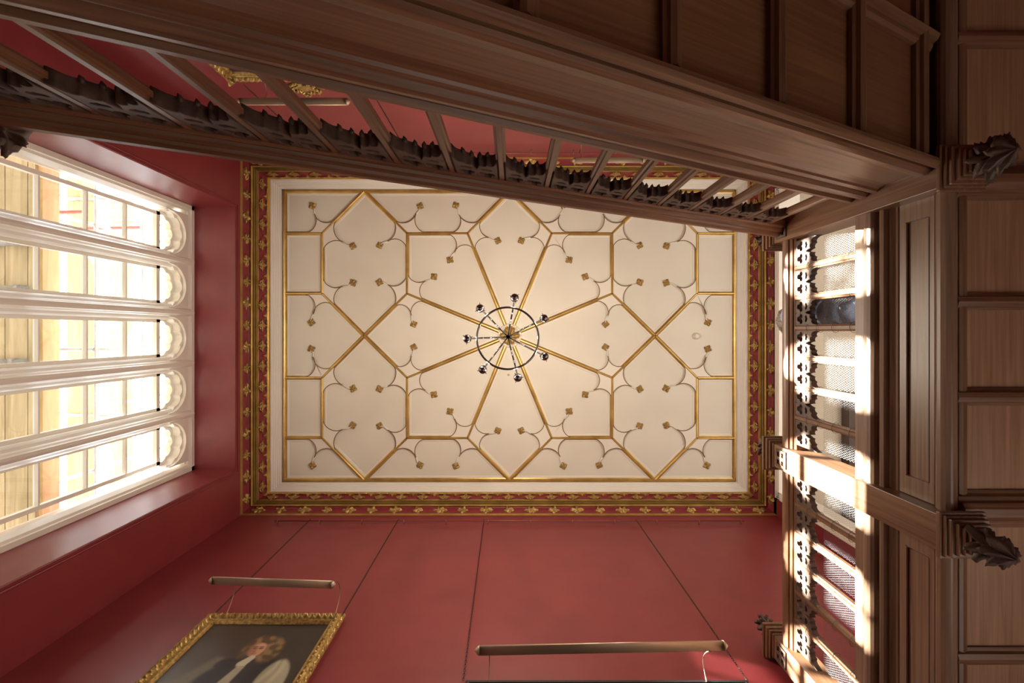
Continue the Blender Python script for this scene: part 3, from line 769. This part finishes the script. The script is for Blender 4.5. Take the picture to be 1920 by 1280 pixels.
# ------------------------------------------------------------------ pictures
def frame_me(x0, x1, z0_, z1_, yb_, s, prof):
    """s: +1 when the room is on the -Y side; prof = (inward from outer edge, out of the wall)"""
    mb = MB(); vv = []
    for (a, d) in prof:
        y = yb_-s*d
        vv += [(x0+a,y,z0_+a),(x1-a,y,z0_+a),(x1-a,y,z1_-a),(x0+a,y,z1_-a)]
    n = len(prof)
    fs = [(i*4+k, i*4+(k+1) % 4, ((i+1) % n)*4+(k+1) % 4, ((i+1) % n)*4+k) for i in range(n) for k in range(4)]
    return mb.add(vv, fs)
GP = [(0,0),(0,.05),(.012,.066),(.03,.074),(.045,.066),(.055,.05),(.07,.044),(.082,.046),(.09,.034),(.098,.02),(.098,0)]
def carved_ring(x0, x1, z0_, z1_, yb_, s, a0, a1, d0, amp, per, seed=0):
    """continuous carved moulding running round a frame"""
    na = 7; per_side = []
    mb = MB(); cols = []
    sides = (((x0,z0_),(x1,z0_),(0,1)),((x1,z0_),(x1,z1_),(-1,0)),((x1,z1_),(x0,z1_),(0,-1)),((x0,z1_),(x0,z0_),(1,0)))
    for si, (P_, Q_, nn) in enumerate(sides):
        L_ = math.hypot(Q_[0]-P_[0], Q_[1]-P_[1]); n = max(8, int(L_/per*9)); dx, dz = (Q_[0]-P_[0])/L_, (Q_[1]-P_[1])/L_
        for i in range(n):
            f = i/n; col = []
            for j in range(na):
                t = j/(na-1); a = a0+(a1-a0)*t
                l = a+(L_-2*a)*f
                ph = l/per*2*math.pi
                h = amp*(.55*math.sin(math.pi*t)+.45*math.sin(math.pi*t)*math.sin(ph+3.2*t)+.28*math.sin(2*ph+5*t+si)*math.sin(math.pi*t)+.25*noise.noise(V((l*40,t*3,seed+si))))
                if j in (0, na-1): h = -.012
                col.append((P_[0]+dx*l+nn[0]*a, yb_-s*(d0+h), P_[1]+dz*l+nn[1]*a))
            cols.append(col)
    m_ = len(cols)
    mb.add([p for c in cols for p in c], [(i*na+j, i*na+j+1, ((i+1) % m_)*na+j+1, ((i+1) % m_)*na+j) for i in range(m_) for j in range(na-1)], True)
    return mb
def picture(name, label, x0, x1, z0_, z1_, yb_, s, fm, canvas_fn=None, ornate=True, prof=GP, nx=150):
    e = empty(name, label, 'painting', ((x0+x1)/2, yb_, z0_))
    f_ = frame_me(x0, x1, z0_, z1_, yb_, s, prof).build('frame', fm, e)
    if ornate:
        carved_ring(x0, x1, z0_, z1_, yb_, s, .012, .058, .062, .026, .055, 1).build('carved_scrollwork', M['gold_dull'], f_)
        carved_ring(x0, x1, z0_, z1_, yb_, s, -.016, .016, .045, .018, .085, 2).build('carved_edge', M['gold_dull'], f_)
    w = prof[-1][0]-.004
    a0, a1, c0, c1 = x0+w, x1-w, z0_+w, z1_-w
    ny = int(nx*(c1-c0)/(a1-a0))
    me = bpy.data.meshes.new('canvas'); vv = []; col = []
    y = yb_-s*.016
    for j in range(ny+1):
        for i in range(nx+1):
            u, v = i/nx, j/ny; vv.append((a0+(a1-a0)*u, y, c0+(c1-c0)*v)); c_ = canvas_fn(a0+(a1-a0)*u, c0+(c1-c0)*v) if canvas_fn else (.015,.014,.013); col.append(c_)
    ff = [(j*(nx+1)+i, j*(nx+1)+i+1, (j+1)*(nx+1)+i+1, (j+1)*(nx+1)+i) for j in range(ny) for i in range(nx)]
    me.from_pydata(vv, [], ff); at_ = me.color_attributes.new('paint', 'FLOAT_COLOR', 'POINT')
    for i, c_ in enumerate(col): at_.data[i].color = (*c_, 1)
    me.materials.append(M['paint']); link('canvas', me, e)
    MB().box(x0+.02, x1-.02, min(yb_,yb_-s*.012), max(yb_,yb_-s*.012), z0_+.02, z1_-.02).build('backing', M['black'], e)
    return e
pm = mat('oil_paint', (.1,.1,.1), .45); nt = pm.node_tree; an_ = nt.nodes.new('ShaderNodeAttribute'); an_.attribute_name = 'paint'
nt.links.new(an_.outputs['Color'], nt.nodes['Principled BSDF'].inputs['Base Color']); M['paint'] = pm
def sstep(a, b_, x):
    t = min(1, max(0, (x-a)/(b_-a))); return t*t*(3-2*t)
def mixc(c, d, t): return tuple(p+(q-p)*t for p, q in zip(c, d))
def ell(x, z, cx_, cz, rx, rz, soft=.15, rot=0):
    dx, dz = x-cx_, z-cz; co, si = math.cos(rot), math.sin(rot); a, b_ = (dx*co+dz*si)/rx, (-dx*si+dz*co)/rz
    return 1-sstep(1-soft, 1+soft, math.hypot(a, b_))
def seg(x, z, ax, az, bx, bz, r0, r1, soft=.2):
    dx, dz = bx-ax, bz-az; t = max(0, min(1, ((x-ax)*dx+(z-az)*dz)/(dx*dx+dz*dz))); r = r0+(r1-r0)*t
    return 1-sstep(1-soft, 1+soft, math.hypot(x-ax-dx*t, z-az-dz*t)/r)
def portrait(x, z):
    n = noise.noise(V((x*5,z*5,0)))*.5+noise.noise(V((x*17,z*17,3)))*.25
    c = mixc((.030,.021,.015), (.045,.036,.026), .5+n)
    c = mixc(c, (.055,.030,.016), ell(x,z,-2.45,4.05,.3,.45,.8)*.7)
    c = mixc(c, (.13,.14,.13), ell(x,z,-2.75,3.35,.42,.50,.9)*(.8+n*.4))
    c = mixc(c, (.20,.19,.13), ell(x,z,-2.55,3.42,.15,.16,.6)*(.6+n))
    # far sleeve
    c = mixc(c, (.15,.13,.085), seg(x,z,-2.36,3.86,-2.52,3.50,.05,.10,.6)*.8)
    # robe
    rb = max(ell(x,z,-2.12,3.52,.25,.38,.12), seg(x,z,-2.28,3.82,-1.92,3.82,.07,.07,.3), seg(x,z,-2.15,3.6,-2.2,3.0,.26,.34,.12))
    c = mixc(c, mixc((.012,.010,.012), (.026,.022,.024), .5+n), rb)
    # rochet front between the dark robe edges
    c = mixc(c, mixc((.24,.21,.14), (.34,.31,.22), .5+n), seg(x,z,-2.13,3.80,-2.25,3.2,.03,.075,.25))
    # wig
    wg = max(ell(x,z,-2.085,4.06,.135,.125,.25), ell(x,z,-2.0,4.0,.095,.15,.25), ell(x,z,-2.19,4.0,.05,.10,.35))
    c = mixc(c, mixc((.085,.05,.022), (.23,.14,.065), sstep(-.2,.5,1.2*noise.noise(V((x*16,z*16,1)))+.3*(x+2.1)*4)), wg)
    # face
    fc = ell(x,z,-2.11,4.00,.064,.088,.14)
    sh = sstep(-.06,.05,x+2.12)
    face = mixc((.22,.085,.05), (.50,.27,.16), sh*.8+.1)
    c = mixc(c, face, fc)
    c = mixc(c, (.55,.33,.21), ell(x,z,-2.10,4.055,.045,.026,.6)*.6)
    for ex in (-2.135,-2.085):
        c = mixc(c, (.30,.14,.09), ell(x,z,ex,4.020,.024,.013,.5)*.8)
        c = mixc(c, (.02,.010,.008), ell(x,z,ex,4.017,.016,.006,.4))
        c = mixc(c, (.12,.05,.025), ell(x,z,ex,4.038,.022,.006,.5)*.95)
    c = mixc(c, (.30,.12,.08), seg(x,z,-2.118,4.02,-2.128,3.982,.006,.014,.5)*.9)
    c = mixc(c, (.12,.04,.028), ell(x,z,-2.115,3.972,.014,.004,.6)*.8)
    c = mixc(c, (.33,.08,.06), ell(x,z,-2.115,3.952,.023,.008,.4)*.9)
    c = mixc(c, (.14,.05,.03), ell(x,z,-2.115,3.937,.018,.004,.7)*.5)
    # white bands
    c = mixc(c, (.46,.42,.31), seg(x,z,-2.10,3.905,-2.14,3.83,.026,.04,.25))
    c = mixc(c, (.20,.17,.12), seg(x,z,-2.175,3.80,-2.10,3.80,.004,.004,.5)*.7)
    # near sleeve, full lawn
    sv = max(ell(x,z,-1.83,3.62,.115,.26,.10), ell(x,z,-1.85,3.45,.14,.2,.12))
    fold = .5+.5*math.sin((x+1.83)*60+2.5*noise.noise(V((x*8,z*3,5)))*3)
    c = mixc(c, mixc((.20,.18,.115), (.42,.39,.28), fold*.45+.35*sstep(-.1,.1,x+1.85)+.25), sv)
    c = mixc(c, (.33,.30,.2), seg(x,z,-2.1,3.35,-1.8,3.36,.05,.06,.4)*.8)
    return c
picture('portrait_painting', 'gilt framed portrait of a person in dark robe and white sleeves on the crimson wall', -2.775, -1.545, 2.95, 4.44, YF, 1, M['gold_dull'], portrait, nx=230)
BP = [(0,0),(0,.045),(.01,.06),(.03,.06),(.04,.045),(.06,.04),(.075,.05),(.09,.035),(.105,.02),(.105,0)]
picture('black_framed_painting', 'large black framed picture at the foot of the crimson wall, upper edge only', -.345, 1.755, 2.5, 3.60, YF, 1, M['black'], None, False, BP, nx=4)
pic = picture('crested_painting', 'gilt framed picture with carved crest, partly hidden behind the stair string', -2.78, -1.32, 3.3, 4.74, YB, -1, M['gold_dull'], lambda x, z: (.035,.035,.045), nx=4)
mb = MB()
for k in range(26):
    a = 2*math.pi*k/26; r_ = .085+.03*math.sin(5*a)
    c_ = V((-2.05+r_*1.15*math.cos(a), YB+.085, 4.80+r_*math.sin(a)))
    mb.tube([c_, c_+V((.03*math.cos(a+1), .03, .03*math.sin(a+1))), c_+V((.05*math.cos(a+2), .015, .05*math.sin(a+2)))], [.018,.014,.004], 6)
mb.lathe([(.12,0),(.10,.02),(.06,.045),(.035,.05),(.002,.055)], (-2.05,YB+.06,4.80), 22, (0,1,0))
for s in (-1, 1):
    mb2 = MB(); mb2.tube([(-2.05+s*.1,YB+.08,4.76),(-2.05+s*.18,YB+.09,4.79),(-2.05+s*.26,YB+.08,4.755),(-2.05+s*.34,YB+.07,4.745)], [.022,.026,.016,.006], 6)
    mb2.build('carved_scroll', M['gold_dull'], pic)
    MB().tube([(-2.05+s*.66,YB+.07,4.70),(-2.05+s*.70,YB+.09,4.72),(-2.05+s*.68,YB+.07,4.66)], [.03,.035,.01], 6).build('corner_leaf', M['gold_dull'], pic)
mb.build('carved_crest', M['gold_dull'], pic)
picture('small_gilt_painting', 'gilt framed picture hung high, only its upper edge showing between balusters', .70, 1.95, 5.2, 6.22, YB, -1, M['gold_dull'], lambda x, z: (.03,.028,.025), nx=4)

def picture_light(label, x0, z0_, x1, z1_, y, s, yb_, zf, ax0, ax1, flip=False):
    e = empty('picture_light', label, 'picture light', ((x0+x1)/2, yb_, zf), 'picture lights over the hung paintings')
    sec = []
    for k in range(9):
        a = math.pi*k/8; sec.append((.036*math.cos(a), .030*math.sin(a)))
    sec += [(-.03,-.004),(.03,-.004)]
    A, B = V((x0,y,z0_)), V((x1,y,z1_)); d = (B-A)
    MB().prism(sec, (0,s,0), (0,0,1), A, d, True).build('shade', M['brass_lamp'], e)
    for P_, sg in ((A,-1),(B,1)):
        MB().lathe([(.034,0),(.028,.014),(.004,.034)], P_+V((0,0,.004)), 12, (sg,0,0)).build('end_cap', M['brass_lamp'], e)
    for xa in (ax0, ax1):
        path = []
        for i in range(13):
            t = i/12; yy = y+(yb_-s*.03-y)*t; zz = z0_+(zf-z0_)*t+.12*math.sin(math.pi*min(1,t*1.0))
            path.append((xa, yy, zz))
        MB().tube(path, .004, 6).build('arm', M['brass'], e)
picture_light('brass picture light above the portrait of the robed sitter', -2.775, 4.475, -1.64, 4.40, 2.30, 1, YF, 4.40, -2.62, -1.62)
picture_light('brass picture light above the black framed picture', -.235, 3.49, 1.55, 3.545, 2.30, 1, YF, 3.55, -.17, 1.44)
picture_light('brass picture light behind the balusters above the crested picture', -2.60, 4.62, -1.58, 4.62, -2.20, -1, YB, 4.68, -2.42, -1.46)
picture_light('brass picture light high on the back wall above the small gilt picture', .80, 6.20, 1.68, 6.20, -2.20, -1, YB, 6.18, .9, 1.6)

# ------------------------------------------------------------------ scaffolding outside
def board(x0, x1, z, y0_, y1_, m_='board', label='weathered scaffold boards outside the window'):
    return tag(MB().box(x0, x1, y0_, y1_, z, z+.038).build('scaffold_board', M[m_]), label, 'scaffold board', 'scaffold boards outside the window')
for i, (a, b_) in enumerate(((-5.0,-4.93),(-5.235,-5.01),(-5.47,-5.245),(-5.705,-5.48),(-5.94,-5.715))):
    board(b_ if a > b_ else a, b_ if b_ > a else a, 5.0, -3.2, 3.4, label='weathered board of the scaffold deck close outside the window')
for a in (-6.78,-7.01): board(a-.21, a, 7.85, -3.0, 3.2, label='weathered board of the second scaffold deck, farther and higher outside')
for a in (-7.3,-7.53): board(a-.21, a, 9.3, -3.0, 3.2, label='weathered board of the topmost scaffold deck outside the window')
tag(MB().box(-5.28, -5.20, -3.3, 3.5, 5.36, 5.56).build('timber_beam', M['timber']), 'pale sawn timber beam running across outside the window', 'timber beam')
tag(MB().box(-7.35, -7.32, -5.5, 5.5, 1.0, 6.93).build('sun_cutoff_hoarding', M['timber']), 'plywood hoarding added beyond the scaffold to cut off the low sun', 'hoarding')  # added sun blocker; its top edge sets where the sun patch ends
def pole(a, b_, label, m_='tubes', r=.024):
    return tag(MB().tube([a, b_], r, 12).build('scaffold_tube', M[m_]), label, 'scaffold tube', 'scaffold tubes outside the window')
for y in (-1.55, .62, 2.0):
    pole((-6.05,y,-1), (-6.05,y,10), 'upright steel scaffold tube outside the window')
for y in (-.9,-.45,.30,1.25): pole((-4.95,y,4.94), (-6.6,y,4.94), 'short level scaffold tube under the near deck')
for z, x in ((6.98,-6.0),(8.0,-6.1),(9.0,-6.0),(6.1,-7.6)): pole((x,-3.2,z), (x,3.4,z), 'long level scaffold tube running past the window')
for y, z in ((-1.2,7.0),(.25,7.0),(1.45,7.0),(.1,8.6),(-.5,8.6)): pole((-5.3,y,z), (-7.8,y,z), 'cross scaffold tube higher up outside')
pole((-5.8,-2.0,5.8), (-6.6,-.9,7.8), 'slanting brace tube of the scaffold')
for z in (6.35,7.3): pole((-5.6,-1.575,z), (-8.6,-1.52,z), 'red painted scaffold tube', 'red_tube')
for y in (-2.2, 1.3):
    pole((-7.26,y,-1), (-7.26,y,10), 'upright steel scaffold tube of the outer row')
for y in (-2.2, 1.3):
    pole((-6.0,y+.05,7.825), (-7.6,y+.05,7.825), 'cross scaffold tube carrying the second deck')
    pole((-6.0,y+.05,9.275), (-7.8,y+.05,9.275), 'cross scaffold tube carrying the topmost deck')
def clamp(p):
    p = V(p); return tag(MB().lathe([(.034,-.03),(.04,-.02),(.04,.02),(.034,.03)], p, 12, (0,1,0)).lathe([(.012,0),(.012,.05),(.008,.055)], p+V((.03,0,0)), 8, (1,0,.3)).build('scaffold_clamp', M['tubes']), 'steel clamp joining scaffold tubes', 'scaffold clamp', 'clamps on the scaffold tubes')
for p in ((-5.3,-.9,4.94),(-5.05,-.45,4.94),(-5.1,.30,4.94),(-6.02,.25,7.0),(-6.0,-1.2,7.0),(-6.05,.62,7.0),(-6.05,.62,8.0)): clamp(p)

# ------------------------------------------------------------------ person on the gallery
def skin_obj(name, nodes, edges, m_, parent, sub=2):
    me = bpy.data.meshes.new(name); me.from_pydata([n_[0] for n_ in nodes], edges, [])
    me.materials.append(m_)
    o = bpy.data.objects.new(name, me); C.objects.link(o)
    if parent: o.parent = parent; o.matrix_parent_inverse = Matrix.Translation(-parent.location)
    sk = o.modifiers.new('skin', 'SKIN'); sk.use_smooth_shade = True
    if not me.skin_vertices: me.attributes.new('x', 'FLOAT', 'POINT')
    lay = me.skin_vertices[0].data if me.skin_vertices else None
    if lay:
        for i, n_ in enumerate(nodes):
            r = n_[1]; lay[i].radius = r if isinstance(r, tuple) else (r, r); lay[i].use_root = (i == 0)
    s = o.modifiers.new('sub', 'SUBSURF'); s.levels = s.render_levels = sub
    return o
PXc, PYc, G = 2.50, -.14, 2.70
per = empty('person', 'person in blue grey tweed coat standing behind the gallery balustrade', 'person', (PXc,PYc,G))
def Pn(x, y, z): return (PXc+x, PYc+y, G+z)
body = [(Pn(0,0,.92),(.11,.08)),(Pn(0,-.01,1.12),(.09,.07)),(Pn(0,0,1.32),(.09,.07)),(Pn(0,.01,1.42),(.06,.05)),(Pn(0,.03,1.50),(.052,.052)),(Pn(0,.05,1.60),(.075,.09)),(Pn(0,.05,1.69),(.075,.09))]
edges = [(i,i+1) for i in range(6)]
def limb(parent, pts):
    global body
    i0 = parent
    for p_, r in pts:
        body.append((p_, r)); edges.append((i0, len(body)-1)); i0 = len(body)-1
    return i0
for s in (-1, 1):
    if s < 0: w_ = limb(2, [(Pn(-.16,-.01,1.36),.035),(Pn(-.22,-.10,1.14),.034),(Pn(-.27,.06,1.135),.030),(Pn(-.285,.12,1.13),.028),(Pn(-.29,.16,1.13),.026)])
    else: w_ = limb(2, [(Pn(.16,-.01,1.36),.035),(Pn(.22,-.06,1.10),.034),(Pn(.21,.05,.86),.030),(Pn(.21,.08,.80),.028),(Pn(.21,.09,.75),.026)])
    base = V(body[w_][0]); d = V((0,.04,-.003)) if s < 0 else V((0,.006,-.04))
    for f in range(4):
        o_f = V(((f-1.5)*.019,0,0)); L_ = (.8,1,.95,.75)[f]
        limb(w_, [(tuple(base+o_f+d*.6),.009),(tuple(base+o_f+d*(.6+L_)+V((0,0,-.012))),.008),(tuple(base+o_f+d*(.6+1.6*L_)+V((0,-.006,-.03))),.007)])
    limb(w_, [(tuple(base+V((s*-.035,.005,-.005))),.010),(tuple(base+V((s*-.05,0,-.01))+d*.6),.009)])
    limb(0, [(Pn(s*.09,0,.84),(.085,.09)),(Pn(s*.10,.01,.47),.06),(Pn(s*.10,-.02,.09),.04),(Pn(s*.10,.09,.04),(.04,.03)),(Pn(s*.10,.16,.03),(.035,.025))])
limb(5, [(Pn(0,.14,1.60),(.015,.015)),(Pn(0,.158,1.59),(.012,.012))])
skin_obj('body', body, edges, M['skin'], per)
coat = [(Pn(0,0,.80),(.19,.15)),(Pn(0,-.01,1.05),(.165,.13)),(Pn(0,-.01,1.28),(.175,.13)),(Pn(0,0,1.42),(.12,.10)),(Pn(-.17,-.01,1.38),.10),(Pn(-.22,-.10,1.14),.085),(Pn(-.27,.05,1.15),.062),(Pn(.17,-.01,1.38),.10),(Pn(.22,-.06,1.10),.092),(Pn(.21,.05,.80),.078),(Pn(0,0,.62),(.21,.17)),(Pn(0,0,.30),(.23,.19))]
skin_obj('tweed_coat', coat, [(0,1),(1,2),(2,3),(2,4),(4,5),(5,6),(2,7),(7,8),(8,9),(0,10),(10,11)], M['tweed'], per)
skin_obj('dark_scarf', [(Pn(0,.02,1.40),(.12,.10)),(Pn(0,.03,1.47),(.09,.085)),(Pn(0,.05,1.52),(.07,.075))], [(0,1),(1,2)], M['navy'], per)
skin_obj('trousers', [(Pn(0,0,.80),(.10,.08)),(Pn(-.09,0,.70),.08),(Pn(-.10,.01,.47),.08),(Pn(-.10,-.01,.10),.07),(Pn(.09,0,.70),.08),(Pn(.10,.01,.47),.08),(Pn(.10,-.01,.10),.07)], [(0,1),(1,2),(2,3),(0,4),(4,5),(5,6)], M['navy'], per)
for s in (-1, 1): skin_obj('shoe', [(Pn(s*.10,-.03,.06),(.045,.05)),(Pn(s*.10,.08,.045),(.045,.04)),(Pn(s*.10,.19,.035),(.04,.03))], [(0,1),(1,2)], M['black'], per)
mb = MB(); vv = []; n1, n2 = 20, 14
for i in range(n1+1):
    th = math.pi*i/n1*.84
    for k in range(n2*2):
        a = 2*math.pi*k/(n2*2); r_ = 1+.06*math.sin(a*7+th*5)+.05*noise.noise(V((a*3,th*4,0)))
        x, y, z = math.sin(th)*math.cos(a)*.105*r_, math.sin(th)*math.sin(a)*.13*r_, math.cos(th)*.115*r_
        if y > .07 and z < .0: y = .07+(y-.07)*.2
        vv.append((PXc+x, PYc+.035+y, G+1.655+z))
nn = n2*2
mb.add(vv, [(i*nn+k, i*nn+(k+1) % nn, (i+1)*nn+(k+1) % nn, (i+1)*nn+k) for i in range(n1) for k in range(nn)]+[tuple(n1*nn+k for k in range(nn))], True)
mb.build('hair', M['hair'], per)
